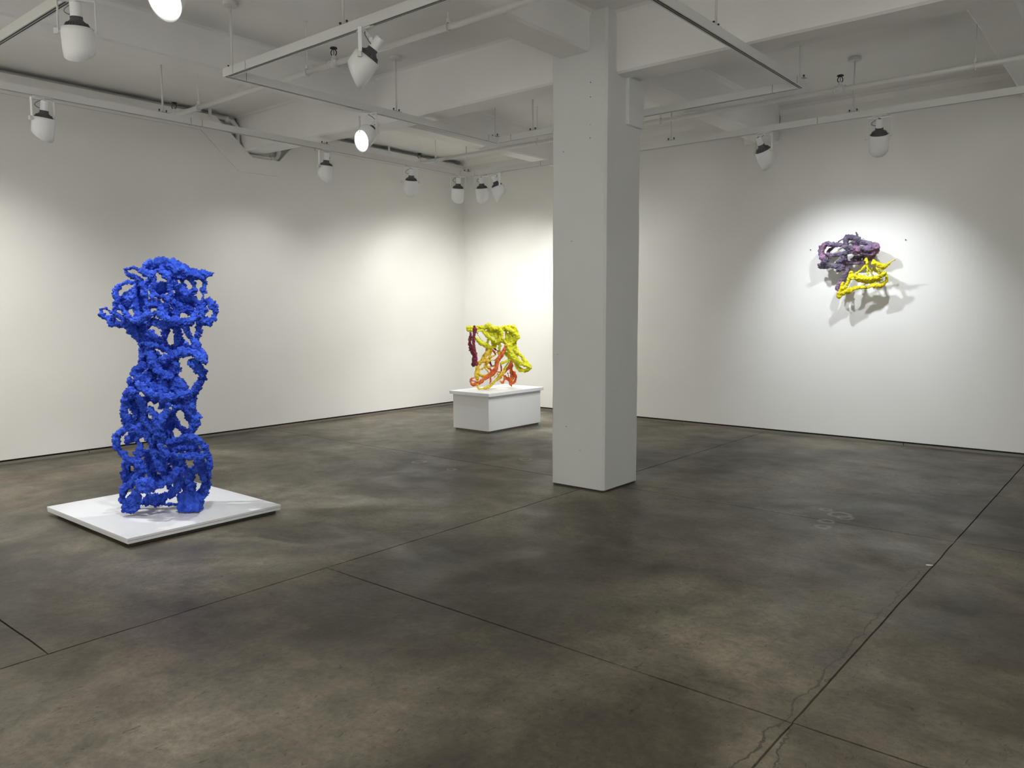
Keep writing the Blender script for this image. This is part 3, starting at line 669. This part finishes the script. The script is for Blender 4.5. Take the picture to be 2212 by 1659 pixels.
BLUE = [[188,-140,1905,17,224,-143,1875,35,285,-147,1850,45,346,-150,1826,42,407,-153,1795,42,481,-157,1789,32,540,-160,1792,14],
[188,-120,1843,26,251,-127,1809,36,313,-133,1784,32,358,-140,1772,26],
[-59,80,1826,27,-7,53,1862,43,62,27,1876,46,131,0,1890,30],
[44,-50,1801,36,43,-25,1765,26,7,0,1754,20],
[98,-220,1793,22,48,-214,1818,13,-2,-207,1839,11,-50,-201,1835,13,-57,-195,1812,14,-25,-188,1789,16,13,-182,1771,24,44,-175,1724,27,57,-169,1676,23,69,-163,1621,18,64,-156,1561,18,46,-150,1506,19],
[98,-220,1793,19,146,-207,1794,22,159,-193,1812,13,209,-180,1855,13],
[198,-200,1818,21,233,-200,1782,24,255,-200,1740,22,261,-200,1680,19,263,-200,1644,18,249,-200,1608,18,217,-200,1560,18,220,-200,1500,18],
[128,-180,1657,13,172,-187,1639,13,217,-193,1632,17,263,-200,1644,18],
[148,-200,1770,10,136,-200,1716,14,128,-200,1657,17,116,-200,1597,18,95,-200,1549,17,75,-200,1507,18],
[-82,0,1730,6,-119,-13,1748,13,-150,-25,1735,18,-195,-38,1710,22,-210,-50,1667,30,-199,-62,1624,21,-208,-75,1581,14,-211,-87,1519,16,-175,-100,1494,20],
[-274,0,1519,8,-306,-7,1544,9,-333,-14,1550,12,-340,-21,1525,13,-323,-29,1488,17,-277,-36,1470,30,-231,-43,1438,28,-184,-50,1438,22],
[-234,50,1563,35,-163,0,1612,41,-86,-50,1660,37,-23,-100,1708,31],
[-203,0,1556,30,-127,-50,1587,33,-77,-100,1598,26],
[-147,-100,1562,18,-103,-133,1507,19,-45,-167,1470,21,25,-200,1458,26],
[-25,-150,1682,19,-33,-150,1634,22,-30,-150,1579,21,-14,-150,1537,23,8,-150,1488,23],
[-48,0,1661,40,-63,0,1599,40,-53,0,1549,36],
[-138,-100,1494,26,-116,-87,1439,47,-93,-75,1395,43,-59,-63,1339,32,-36,-50,1289,26],
[34,-220,1459,26,83,-218,1489,26,119,-216,1512,19,166,-213,1512,18,213,-211,1494,19,235,-209,1476,22,294,-207,1464,26,353,-204,1457,26,413,-202,1469,22,462,-200,1493,19],
[103,-160,1452,21,148,-152,1439,29,192,-144,1427,26,238,-136,1426,23,296,-128,1438,22,360,-120,1438,22],
[-21,150,1696,41,32,133,1702,53,91,117,1708,40,124,100,1720,27],
[14,50,1600,33,58,33,1574,37,102,17,1549,33,133,0,1524,27],
[208,-50,1586,36,249,-33,1561,33,292,-17,1548,33,321,0,1523,33],
[156,-50,1536,33,205,-50,1511,30,230,-50,1524,33],
[220,100,1606,34,298,67,1605,44,354,33,1586,33,398,0,1554,27],
[299,-100,1768,18,315,-100,1719,20,319,-100,1670,29,355,-100,1658,25,393,-100,1682,20,380,-100,1731,18,354,-100,1768,18],
[144,120,1796,18,150,115,1739,24,188,110,1694,34,207,105,1637,30,227,100,1599,27],
[470,-100,1773,18,470,-103,1731,16,457,-107,1676,18,450,-110,1627,8,437,-113,1584,16,412,-117,1535,16,381,-120,1493,13],
[419,-50,1591,18,469,-50,1603,25,499,-50,1572,32,522,-50,1541,22,512,-50,1504,13,504,-50,1467,16,475,-50,1449,25,432,-50,1455,29,396,-50,1486,29],
[444,-100,1578,20,451,-100,1511,23,433,-100,1462,26],
[-72,0,1425,33,-49,0,1362,40,-20,0,1312,37,22,0,1280,33,91,0,1267,25,166,0,1261,19],
[-68,100,1423,34,-71,75,1372,30,-10,50,1348,30,37,25,1311,37,85,0,1293,32],
[84,100,1403,26,75,100,1346,28,66,100,1288,34],
[238,-50,1431,22,228,-33,1362,28,219,-17,1312,33,216,0,1267,39],
[315,-100,1425,22,326,-103,1376,22,351,-107,1339,22,382,-110,1308,25,394,-113,1265,33,429,-117,1204,38,454,-120,1161,25],
[341,100,1440,22,352,50,1384,23,351,0,1329,24],
[-83,50,1285,24,-66,50,1234,38,-69,50,1170,39,-84,50,1120,35,-112,50,1081,34],
[32,-50,1270,30,30,-67,1208,33,54,-83,1160,33,85,-100,1117,30],
[19,-100,1291,18,62,-87,1272,20,105,-75,1265,18,161,-63,1239,24,204,-50,1219,19],
[147,-150,1176,31,201,-162,1183,31,256,-173,1208,28,317,-185,1226,34,365,-197,1239,31,430,-208,1215,32,487,-220,1173,30],
[-31,150,1203,33,-14,150,1138,41,36,150,1106,41,103,150,1164,34],
[373,-150,1157,36,406,-143,1125,38,438,-136,1075,30,433,-129,1031,29,417,-121,1006,28,381,-114,956,29,333,-107,919,33,287,-100,911,32],
[154,0,1141,15,192,0,1135,24,197,0,1110,23],
[72,-150,1152,26,112,-160,1115,31,170,-170,1073,29,216,-180,1049,31],
[-38,-50,1114,33,-84,-60,1102,32,-93,-70,1066,30,-52,-80,1035,38,9,-90,1054,32,56,-100,1030,30],
[150,-100,1042,32,188,-100,1067,37,232,-100,1092,32,264,-100,1098,18],
[183,-50,1025,36,232,-50,1000,37,255,-50,956,33],
[-142,0,1009,17,-184,33,994,19,-163,67,965,34,-156,100,923,34],
[-69,150,1074,41,-32,150,1022,41,-9,150,969,38],
[-169,180,1697,27,-104,180,1716,31,-51,180,1742,27],
[71,150,1600,31,139,175,1639,27,193,200,1639,31],
[-143,200,1369,34,-102,175,1434,31,-13,150,1447,27],
[120,150,1241,27,180,133,1293,25,243,117,1242,23,281,100,1237,24],
[59,170,1933,11,77,173,1885,23,158,177,1877,29,201,180,1834,28,281,183,1820,28,338,187,1796,21,416,190,1817,9],
[76,150,1864,17,122,157,1816,23,197,163,1805,21,222,170,1777,17],
[-118,250,1816,14,-157,244,1850,8,-210,237,1867,8,-268,231,1851,8,-263,225,1831,9,-216,218,1813,10,-181,212,1781,16,-125,205,1745,18,-123,199,1677,15,-92,193,1630,12,-88,186,1569,12,-116,180,1497,13],
[-118,250,1816,13,-55,237,1814,14,-35,223,1827,8,45,210,1884,8],
[17,230,1848,14,36,230,1792,16,76,230,1762,14,76,230,1692,13,69,230,1645,12,70,230,1621,12,34,230,1568,12,22,230,1489,12],
[-41,210,1673,8,-14,217,1641,8,38,223,1643,11,77,230,1653,12],
[-37,230,1797,7,-58,230,1731,9,-77,230,1658,11,-75,230,1607,12,-97,230,1555,11,-133,230,1496,12],
[-264,130,1560,12,-250,163,1504,13,-216,197,1471,14,-185,230,1447,17],
[-191,180,1683,13,-185,180,1646,14,-186,180,1584,14,-179,180,1530,15,-138,180,1495,15],
[-195,250,1447,17,-126,248,1492,17,-102,246,1502,13,-30,243,1520,12,4,241,1483,13,45,239,1477,15,100,237,1453,17,176,234,1457,17,233,232,1460,15,294,230,1493,13],
[-49,190,1454,14,-8,182,1428,19,57,174,1425,17,106,166,1419,15,177,158,1435,14,248,150,1432,14],
[8,180,1164,21,37,192,1152,21,104,203,1196,19,140,215,1197,22,198,227,1225,21,242,238,1183,22,309,250,1150,20],
[232,180,1129,23,288,173,1112,25,309,166,1042,19,324,159,1011,19,314,151,987,18,269,144,923,19,226,137,887,21,195,130,891,21],
[-74,180,1136,17,-50,190,1087,21,6,200,1045,20,47,210,1018,21],
[12,-220,999,28,61,-225,957,34,110,-230,920,27,179,-235,909,28,254,-240,909,24,317,-245,921,28,380,-250,940,27],
[-33,-120,1039,26,18,-128,1015,29,58,-135,985,31,109,-143,967,38,161,-150,949,34],
[165,-100,981,37,214,-100,950,32,250,-100,931,26],
[204,-100,1018,26,259,-100,993,29,282,-100,949,26],
[-98,-100,932,43,-142,-90,887,37,-168,-80,836,33,-185,-70,791,28,-185,-60,751,32,-159,-50,693,37],
[-148,0,877,40,-132,0,826,39,-127,0,788,34],
[-50,-100,888,26,-24,-108,839,29,3,-117,790,22,-8,-125,747,22,13,-133,717,32,52,-142,668,32,79,-150,632,29],
[73,-200,819,18,96,-200,776,25,115,-200,714,22,109,-200,664,23],
[18,100,794,20,97,0,851,28,159,-100,837,20],
[195,-200,806,26,163,-200,763,31,145,-200,701,30,133,-200,652,29,156,-200,608,26],
[228,-50,894,33,263,-50,843,37,292,-50,786,44,321,-50,723,47,318,-50,660,39,285,-50,615,36,240,-50,590,32],
[336,-100,905,29,347,-100,862,24,339,-100,818,20],
[186,-50,806,33,237,-50,818,29,274,-50,806,33],
[-147,100,840,41,-108,100,853,34,-56,100,853,24,21,100,852,22,98,100,852,31,149,100,826,34],
[-145,-80,672,29,-200,-86,635,25,-240,-91,598,23,-246,-97,549,22,-218,-103,492,23,-167,-109,449,25,-115,-114,425,29,-63,-120,413,33],
[-162,0,596,34,-189,0,564,35,-203,0,545,24],
[-111,-100,656,37,-58,-107,651,36,-6,-114,626,32,32,-121,577,32,45,-129,515,29,71,-136,466,33,97,-143,423,38,110,-150,368,38],
[-62,-120,627,22,-69,-113,563,19,-71,-107,512,23,-80,-100,460,35],
[-142,50,445,27,-98,65,449,27,-67,80,413,25],
[79,-150,632,25,104,-155,589,24,142,-160,570,25,207,-165,571,24,271,-170,590,26,336,-175,604,25,405,-180,585,24,448,-185,543,22,473,-190,493,21,430,-195,463,25,359,-200,471,25,287,-205,472,20,222,-210,473,20,182,-215,505,20,143,-220,543,23],
[153,-120,513,19,192,-120,538,21,255,-120,551,16,330,-120,557,16,366,-120,525,20,358,-120,487,20,308,-120,475,20,251,-120,472,15],
[127,-20,476,27,178,-20,489,30,236,-20,502,30,287,-20,495,30],
[54,-80,633,24,26,-80,583,20,35,-80,507,27,102,-80,455,31,132,-80,417,29],
[403,0,427,23,407,0,368,22,401,0,310,24,393,0,245,28,371,0,180,31,340,0,142,31,325,0,89,33],
[379,-100,427,32,356,-96,362,29,308,-92,317,32,292,-88,265,36,307,-84,213,32,304,-80,167,30],
[359,-50,417,27,381,-50,353,24,367,-50,308,27,384,-50,256,24],
[261,-160,445,29,274,-140,378,25,301,-120,323,29],
[5,-150,254,33,71,-158,237,29,113,-167,258,28,167,-175,285,29,216,-183,324,31,258,-192,357,30,298,-200,340,22],
[224,-100,313,28,211,-92,253,29,193,-83,194,29,137,-75,160,28,62,-67,126,31,-18,-58,124,32,-61,-50,97,30],
[-54,-140,404,37,-40,-137,353,38,-75,-133,289,36,-123,-130,244,32,-176,-127,212,31,-205,-123,160,27,-197,-120,114,29],
[-223,0,396,26,-223,-7,333,31,-223,-13,263,31,-242,-20,194,28],
[-215,50,393,30,-161,25,333,20,-178,0,280,27],
[-33,-200,259,39,11,-200,265,43,53,-200,253,46,21,-200,228,39,-34,-200,234,34],
[-89,-140,195,29,-104,-140,151,32,-125,-140,106,40],
[-89,-120,146,33,-128,-120,120,47,-155,-120,69,49,-163,-120,44,40],
[-104,-120,95,29,-118,-120,56,33,-157,-120,25,33],
[-185,100,40,28,-120,100,33,36,-55,100,33,35,-16,100,33,25,36,100,23,15,114,100,19,18],
[-78,100,383,45,-88,100,317,41,-71,100,258,38,-20,100,225,34],
[23,100,317,48,44,75,263,41,79,50,222,27],
[65,150,729,39,55,150,663,41,39,150,598,39,56,150,545,35],
[102,150,689,28,139,135,639,21,182,120,602,23],
[-217,180,706,35,-161,165,635,35,-183,150,585,28],
[81,120,366,34,110,110,328,28,86,100,277,28],
[66,50,216,20,90,50,170,18,127,50,144,21],
[146,200,216,25,136,200,149,25,127,200,81,28],
[-99,50,820,30,-115,50,756,34,-130,50,691,34],
[-218,250,949,19,-157,255,915,22,-125,260,859,18,-37,265,862,19,24,270,845,17,104,275,873,19,153,280,877,19],
[-168,150,1011,17,-108,157,997,19,-91,165,947,21,-24,173,945,25,5,180,907,22],
[-166,130,857,17,-131,138,818,19,-130,147,747,14,-141,155,708,14,-119,163,682,21,-102,172,612,21,-64,180,589,19],
[-121,230,770,12,-102,230,719,16,-88,230,646,15,-78,230,608,16],
[9,230,756,17,-39,230,697,21,-52,230,637,20,-53,230,595,19,-46,230,531,17],
[-233,130,612,24,-166,137,622,23,-137,144,577,21,-89,151,538,21,-87,159,466,19,-74,166,404,22,-37,173,372,25,-47,180,294,25],
[-64,180,589,16,-56,185,527,16,-13,190,513,16,48,195,510,16,114,200,530,17,177,205,542,16,247,210,522,16,292,215,476,15,304,220,412,14,266,225,389,17,190,230,400,17,107,235,397,13,22,240,388,13,-33,245,413,13,-72,250,460,16],
[102,190,370,19,147,170,320,16,188,150,266,19],
[-210,170,337,24,-175,167,300,25,-221,163,224,23,-276,160,170,21,-321,157,144,20,-336,153,103,17,-339,150,43,19]]
BLUE_FOOT = [[210,-20,124,41,208,-20,56,42],
[271,-20,127,38,275,-20,55,42],
[313,0,103,33,311,0,44,29],
[207,-20,121,32,284,-20,127,32,335,-20,120,26],
[204,-20,49,34,281,-20,49,34,319,-20,55,28]]
LEMON = [[-368,-50,828,25,-330,-50,834,28,-291,-50,827,25,-233,-50,834,25,-181,-50,840,28,-130,-50,840,28,-78,-50,859,37,-40,-50,833,33,18,-50,826,33,63,-50,820,33,89,-50,781,30,92,-50,730,31,75,-50,678,31,36,-50,640,33,-2,-50,653,31,-41,-50,679,30,-79,-50,711,28,-118,-50,750,27,-150,-50,788,22,-169,-50,814,19],
[-80,0,825,28,-41,0,799,28,-3,0,774,25,10,0,735,21,23,0,696,25],
[-93,-20,781,21,-54,-10,742,21,-16,0,722,19],
[23,0,799,21,42,0,754,21,36,0,702,22],
[-112,0,877,18,-86,0,883,21,-54,0,877,19,-67,0,851,22],
[-368,-50,808,21,-335,-75,796,19,-295,-100,803,16],
[-231,-100,796,13,-187,-75,795,16,-156,-50,808,18],
[-251,-100,694,19,-214,-80,655,31,-176,-60,621,34,-132,-40,601,36,-87,-20,581,36,-69,0,547,25],
[-246,-50,776,7,-215,-33,724,7,-184,-17,671,7,-146,0,638,10],
[-81,0,677,18,-101,0,638,18,-114,0,606,18],
[88,0,825,25,127,-5,838,28,179,-9,851,28,230,-14,850,28,269,-18,831,28,292,-23,799,28,308,-27,747,28,314,-32,702,31,282,-36,671,34,236,-41,639,34,204,-45,587,40,217,-50,536,36],
[179,-50,819,31,224,-50,793,31,269,-50,761,34,301,-50,722,31],
[204,0,753,34,230,0,702,40,210,0,650,34],
[127,0,805,21,172,0,799,18],
[153,0,792,18,159,0,741,16,159,0,689,19,171,0,637,21],
[275,0,676,28,269,0,611,27,249,0,559,31,216,0,520,31],
[178,-100,603,34,191,-94,538,37,223,-89,486,40,248,-83,434,44,293,-78,389,40,345,-72,356,37,397,-67,336,31,442,-61,316,28,481,-56,283,27,497,-50,270,13],
[281,0,371,27,307,-10,313,30,339,-20,268,34,378,-30,249,28,423,-40,250,24,461,-50,263,24],
[295,50,557,15,320,33,505,16,346,17,467,24,385,0,422,27,423,-17,371,27,455,-33,327,25,481,-50,296,24],
[275,0,533,22,294,25,480,25,307,50,452,22],
[288,50,661,10,295,50,609,8,298,50,557,12],
[-29,0,625,24,9,0,612,27,48,0,618,27,74,0,586,22,61,0,547,19],
[16,0,573,19,-30,0,567,21,-56,0,560,19],
[88,-50,691,16,127,-50,665,19,159,-50,626,21],
[74,0,637,16,113,0,637,16,152,0,611,19],
[158,0,559,30,132,12,507,25,158,25,467,27,190,37,427,22,209,50,387,20],
[81,-100,346,18,126,-100,371,18,178,-100,390,19,210,-100,397,16],
[190,-50,368,12,158,-50,316,13,125,-50,264,15]]
GOLD = [[-75,0,567,29,-82,-14,516,31,-107,-27,477,33,-133,-41,440,30,-159,-55,402,26,-184,-68,370,26,-216,-82,332,23,-235,-95,295,30,-235,-109,251,33,-254,-123,213,25,-241,-136,169,30,-227,-150,132,20],
[-217,-50,369,18,-172,-50,375,21,-120,-50,382,24,-75,-50,388,21,-94,-50,356,18,-120,-50,330,18],
[-94,-50,401,14,-55,-50,433,17,-10,-50,453,14,16,-50,459,10],
[-133,-50,317,13,-95,-50,297,13,-43,-50,304,13,2,-50,317,13],
[-145,-100,327,10,-119,-100,275,11,-81,-100,236,11],
[-55,-50,395,9,-4,-50,388,9,29,-50,401,9],
[-222,-100,269,16,-190,-100,276,14,-145,-100,295,12],
[-247,-120,245,18,-215,-120,213,18,-177,-120,187,18,-138,-120,180,16,-106,-120,199,14],
[145,-100,249,17,113,-113,224,28,74,-125,186,31,55,-137,149,28,10,-150,118,21,-29,-163,80,19,-67,-175,43,23,-118,-188,25,21,-156,-200,9,20,-194,-212,9,20,-212,-225,23,15,-227,-238,50,18,-224,-250,77,17],
[-4,-100,165,9,22,-100,184,9,48,-100,230,10],
[-46,100,529,13,-58,83,478,14,-84,67,426,16,-110,50,388,14],
[33,100,490,16,72,100,516,14,52,100,450,12]]
ORANGE = [[153,-100,609,8,143,-106,565,17,120,-113,514,24,88,-119,456,30,49,-125,405,33,30,-131,348,30,23,-138,297,29,-9,-144,240,33,-60,-150,202,32,-112,-156,164,29,-156,-163,132,27,-201,-169,101,24,-240,-175,76,22,-278,-181,70,23,-309,-187,77,19,-323,-194,104,14,-318,-200,127,10],
[-337,-150,125,10,-309,-175,153,15,-270,-200,165,14],
[-324,-150,125,6,-278,-175,115,8,-225,-200,110,8],
[229,100,371,21,235,107,318,24,222,114,265,24,235,121,211,30,241,129,158,30,221,136,104,30,215,143,58,24,226,150,12,13],
[209,100,325,17,189,117,284,20,169,133,250,17,136,150,203,12],
[255,150,222,18,281,150,189,17,291,150,136,16,274,150,77,17,241,150,50,15],
[123,150,170,13,136,150,143,17,129,150,104,17,102,150,70,15,76,150,84,11,63,150,97,7],
[176,150,203,6,189,150,156,7,195,150,110,16],
[149,150,170,7,169,150,130,9,195,150,97,13],
[-64,200,133,8,-64,200,86,17,-72,200,53,12],
[83,200,299,13,89,200,245,13,83,200,212,12,43,200,212,9],
[-29,100,529,12,-6,100,490,16,13,100,463,10],
[201,150,97,26,149,150,137,13],
[-124,100,549,8,-118,100,503,8],
[-99,100,280,17,-60,100,260,17,-47,100,227,12],
[216,100,318,20,235,100,371,18,222,100,404,13]]
MAROON = [[-264,-200,856,16,-261,-200,824,27,-268,-200,761,24,-275,-200,685,21,-279,-200,609,21,-273,-200,532,27,-261,-200,469,36,-262,-200,405,42,-275,-200,354,37,-288,-200,328,22],
[-249,-200,379,25,-230,-200,347,20],
[-324,-170,773,17,-315,-170,735,18,-325,-170,678,23,-328,-170,620,22,-319,-170,569,23,-300,-170,518,23,-281,-170,480,26],
[-342,-170,528,6,-326,-170,544,11],
[-74,150,362,17,-55,150,309,17],
[-19,100,549,10,20,100,522,13,66,100,509,12]]
PURPLE = [[-374,-200,190,29,-346,-204,231,33,-305,-208,270,33,-256,-212,274,28,-207,-215,264,27,-152,-219,254,26,-96,-223,244,26,-41,-227,220,32,26,-231,203,38,93,-235,192,35,159,-238,189,43,224,-242,192,45,269,-246,209,45,302,-250,201,29],
[-91,-120,360,23,-47,-131,343,36,9,-143,332,33,46,-154,315,32,83,-166,278,34,139,-177,261,35,195,-189,244,38,243,-200,227,42],
[-88,-150,330,31,-87,-150,289,34,-72,-150,261,23],
[0,-150,291,28,34,-150,255,26,55,-150,220,28],
[13,-120,401,10,24,-120,373,12,22,-120,339,15],
[-244,-100,280,8,-203,-100,292,8,-163,-100,317,7,-117,-100,339,9],
[-341,-220,215,35,-347,-226,160,32,-326,-232,117,38,-296,-238,73,36,-327,-244,36,25,-366,-250,27,17],
[-375,-180,9,24,-329,-170,1,25,-284,-160,13,28,-247,-150,19,28,-181,-140,10,35,-129,-130,-5,33,-105,-120,-26,22],
[-150,-150,-26,31,-176,-150,-39,20],
[-263,-240,155,24,-210,-236,135,19,-157,-232,137,20,-105,-228,148,23,-53,-224,159,26,-2,-220,171,26,62,-216,175,26,121,-212,152,32,178,-208,136,35,234,-204,147,35,270,-200,179,33],
[-243,-100,252,21,-276,-100,219,21,-303,-100,192,22],
[-350,-100,152,22,-294,-100,136,19,-292,-100,93,16,-333,-100,67,19],
[-103,-100,141,22,-103,-95,86,25,-116,-90,45,33,-160,-85,88,39,-187,-80,48,32],
[-86,-100,43,24,-33,-100,48,23,27,-100,45,23,73,-100,50,20,119,-100,42,20],
[-51,-120,-14,22,-72,-133,-70,30,-93,-147,-118,33,-115,-160,-166,30,-136,-173,-215,31,-158,-187,-249,28,-146,-200,-281,16],
[86,-60,100,20,146,-60,77,26,191,-60,109,32,202,-60,142,31],
[-49,-50,85,20,8,-65,110,23,78,-80,113,20],
[52,-30,96,16,25,-50,82,19],
[-144,0,50,16,-108,-100,86,19],
[135,0,107,17,169,-100,101,23]]
SULPHUR = [[164,-220,75,19,180,-226,34,16,152,-232,-13,14,110,-238,-59,14,73,-244,-92,16,57,-250,-125,20],
[173,-220,28,12,188,-230,-41,11,193,-240,-109,9],
[142,-220,59,6,171,-220,61,11],
[225,-200,26,17,268,-217,31,24,317,-233,1,24,372,-250,-8,24,420,-267,2,17,460,-283,33,9,497,-300,49,4],
[243,-200,66,11,250,-200,32,19],
[283,-200,-3,13,282,-213,-37,12,324,-225,-52,12,370,-238,-41,11,404,-250,-16,9],
[0,-220,-82,28,37,-227,-131,32,92,-235,-133,32,153,-242,-148,32,213,-250,-157,29,273,-258,-152,28,325,-265,-134,28,369,-273,-109,27,402,-280,-83,18],
[382,-200,-113,16,399,-208,-167,16,371,-217,-207,21,330,-225,-233,31,282,-233,-232,28,240,-242,-238,24,210,-250,-251,14],
[4,-250,-131,23,-14,-250,-178,19,-32,-250,-226,19,-70,-250,-266,25,-109,-250,-314,31,-121,-250,-348,26,-94,-250,-359,18],
[-82,-250,-314,31,-32,-242,-294,32,11,-233,-281,30,54,-225,-261,25,104,-217,-248,25,154,-208,-249,20,197,-200,-250,13],
[64,-180,-165,20,132,-185,-180,16,198,-190,-189,16,263,-195,-177,19,328,-200,-165,18],
[-18,-240,-143,19,28,-240,-138,23],
[200,-100,-23,9,227,-100,-51,12,273,-100,-80,16,311,-100,-67,14],
[-94,-180,-195,19,-107,-220,-258,18],
[116,-100,-226,9,155,-125,-200,7,201,-150,-201,7],
[167,-100,-22,7,216,-125,-106,9,243,-150,-135,10],
[118,0,-140,12,177,-200,-141,14]]
bs = empty('abstract_sculpture', (-5.85, 2.80, .070))
tag(bs, 'tall bright blue tangled openwork sculpture standing on a low white platform', 'sculpture')
tangle('knotted_strands', BLUE, P_BLUE, bs, .0055, flatend=.0165)
tangle('foot_block', BLUE_FOOT, P_BLUE, bs, .0065, amp=(.010, .005), flatend=0.0005, blocks=[(178, 338, -62, 48, 0, 150)])

# ---------------------------------------------------------------- plinth and lemon sculpture
pd = empty('plinth', (-6.98, 8.1, 0)); pd.location = (0, 0, 0)
tag(pd, 'white rectangular box plinth under the yellow and orange sculpture', 'plinth')
obj('body', box(-7.30, -6.665, 7.565, 8.665, .028, .48, .0015), PLINTH, pd)
obj('top_slab', box(-7.34, -6.635, 7.535, 8.70, .482, .525, .0015), PLINTH, pd)
obj('recessed_base', box(-7.275, -6.685, 7.585, 8.64, 0, .028), BASEG, pd)
ys = empty('abstract_sculpture', (-7.02, 8.1, .527))
tag(ys, 'lemon yellow and orange tangled sculpture on white plinth near corner', 'sculpture')
kw = dict(voxel=.0065, amp=(.012, .007), grain=(.03, .01), lump=.2)
tangle('lemon_strands', LEMON, P_LEMON, ys, **kw)
tag(tangle('golden_strands', GOLD, P_GOLD, ys, flatend=-.004, **kw), 'golden yellow lower strands')
tag(tangle('orange_strands', ORANGE, P_ORANGE, ys, flatend=-.004, **kw), 'orange strands')
tag(tangle('maroon_strand', MAROON[:4], P_MAROON, ys, **kw), 'dark maroon hanging strand')
for r_ in MAROON[4:]: tangle('maroon_strand', [r_], P_MAROON, ys, **kw)

# ---------------------------------------------------------------- wall sculpture
ws = empty('wall_sculpture', (-2.87, 9.94, 2.1))
tag(ws, 'small purple and yellow tangled relief hanging on the right wall', 'sculpture')
kw = dict(voxel=.0055, local=1, amp=(.012, .008), grain=(.03, .01), lump=.25)
tag(tangle('purple_strands', PURPLE, P_PURPLE, ws, **kw), 'dusty purple upper strands')
tag(tangle('yellow_strands', SULPHUR, P_SULPH, ws, **kw), 'bright yellow lower strands')
# nails left in the right wall
for x_, z_ in ((-3.42, 2.33), (-2.34, 2.39)):
    bm = bmesh.new(); tube(bm, [(0, 0, 0), (0, -.015, 0)], .006, 8)
    o = obj('nail', bm, DARK); o.location = (x_, YB, z_)
    tag(o, 'tiny dark nail in wall left of the purple relief' if x_ < -3 else 'tiny dark nail in wall right of the purple relief', 'nail')
# paint flake on the floor joint
for x_, y_, r_, lb in ((-1.04, 5.34, .022, 'white paint flake lying on the floor joint at right'), (-5.95, 3.6, .008, '')):
    if not lb: continue
    bm = bmesh.new(); vv = [bm.verts.new((math.cos(a) * r_ * (1 + .3 * math.sin(3 * a)), math.sin(a) * r_ * .5, .002 + .003 * math.cos(a))) for a in [i * math.pi / 4 for i in range(8)]]
    g_ = bmesh.ops.extrude_face_region(bm, geom=[bm.faces.new(vv)])
    for v in [e for e in g_['geom'] if isinstance(e, bmesh.types.BMVert)]: v.co.z += .002
    o = obj('paint_flake', bm, PLINTH); o.location = (x_, y_, 0); tag(o, lb, 'debris')
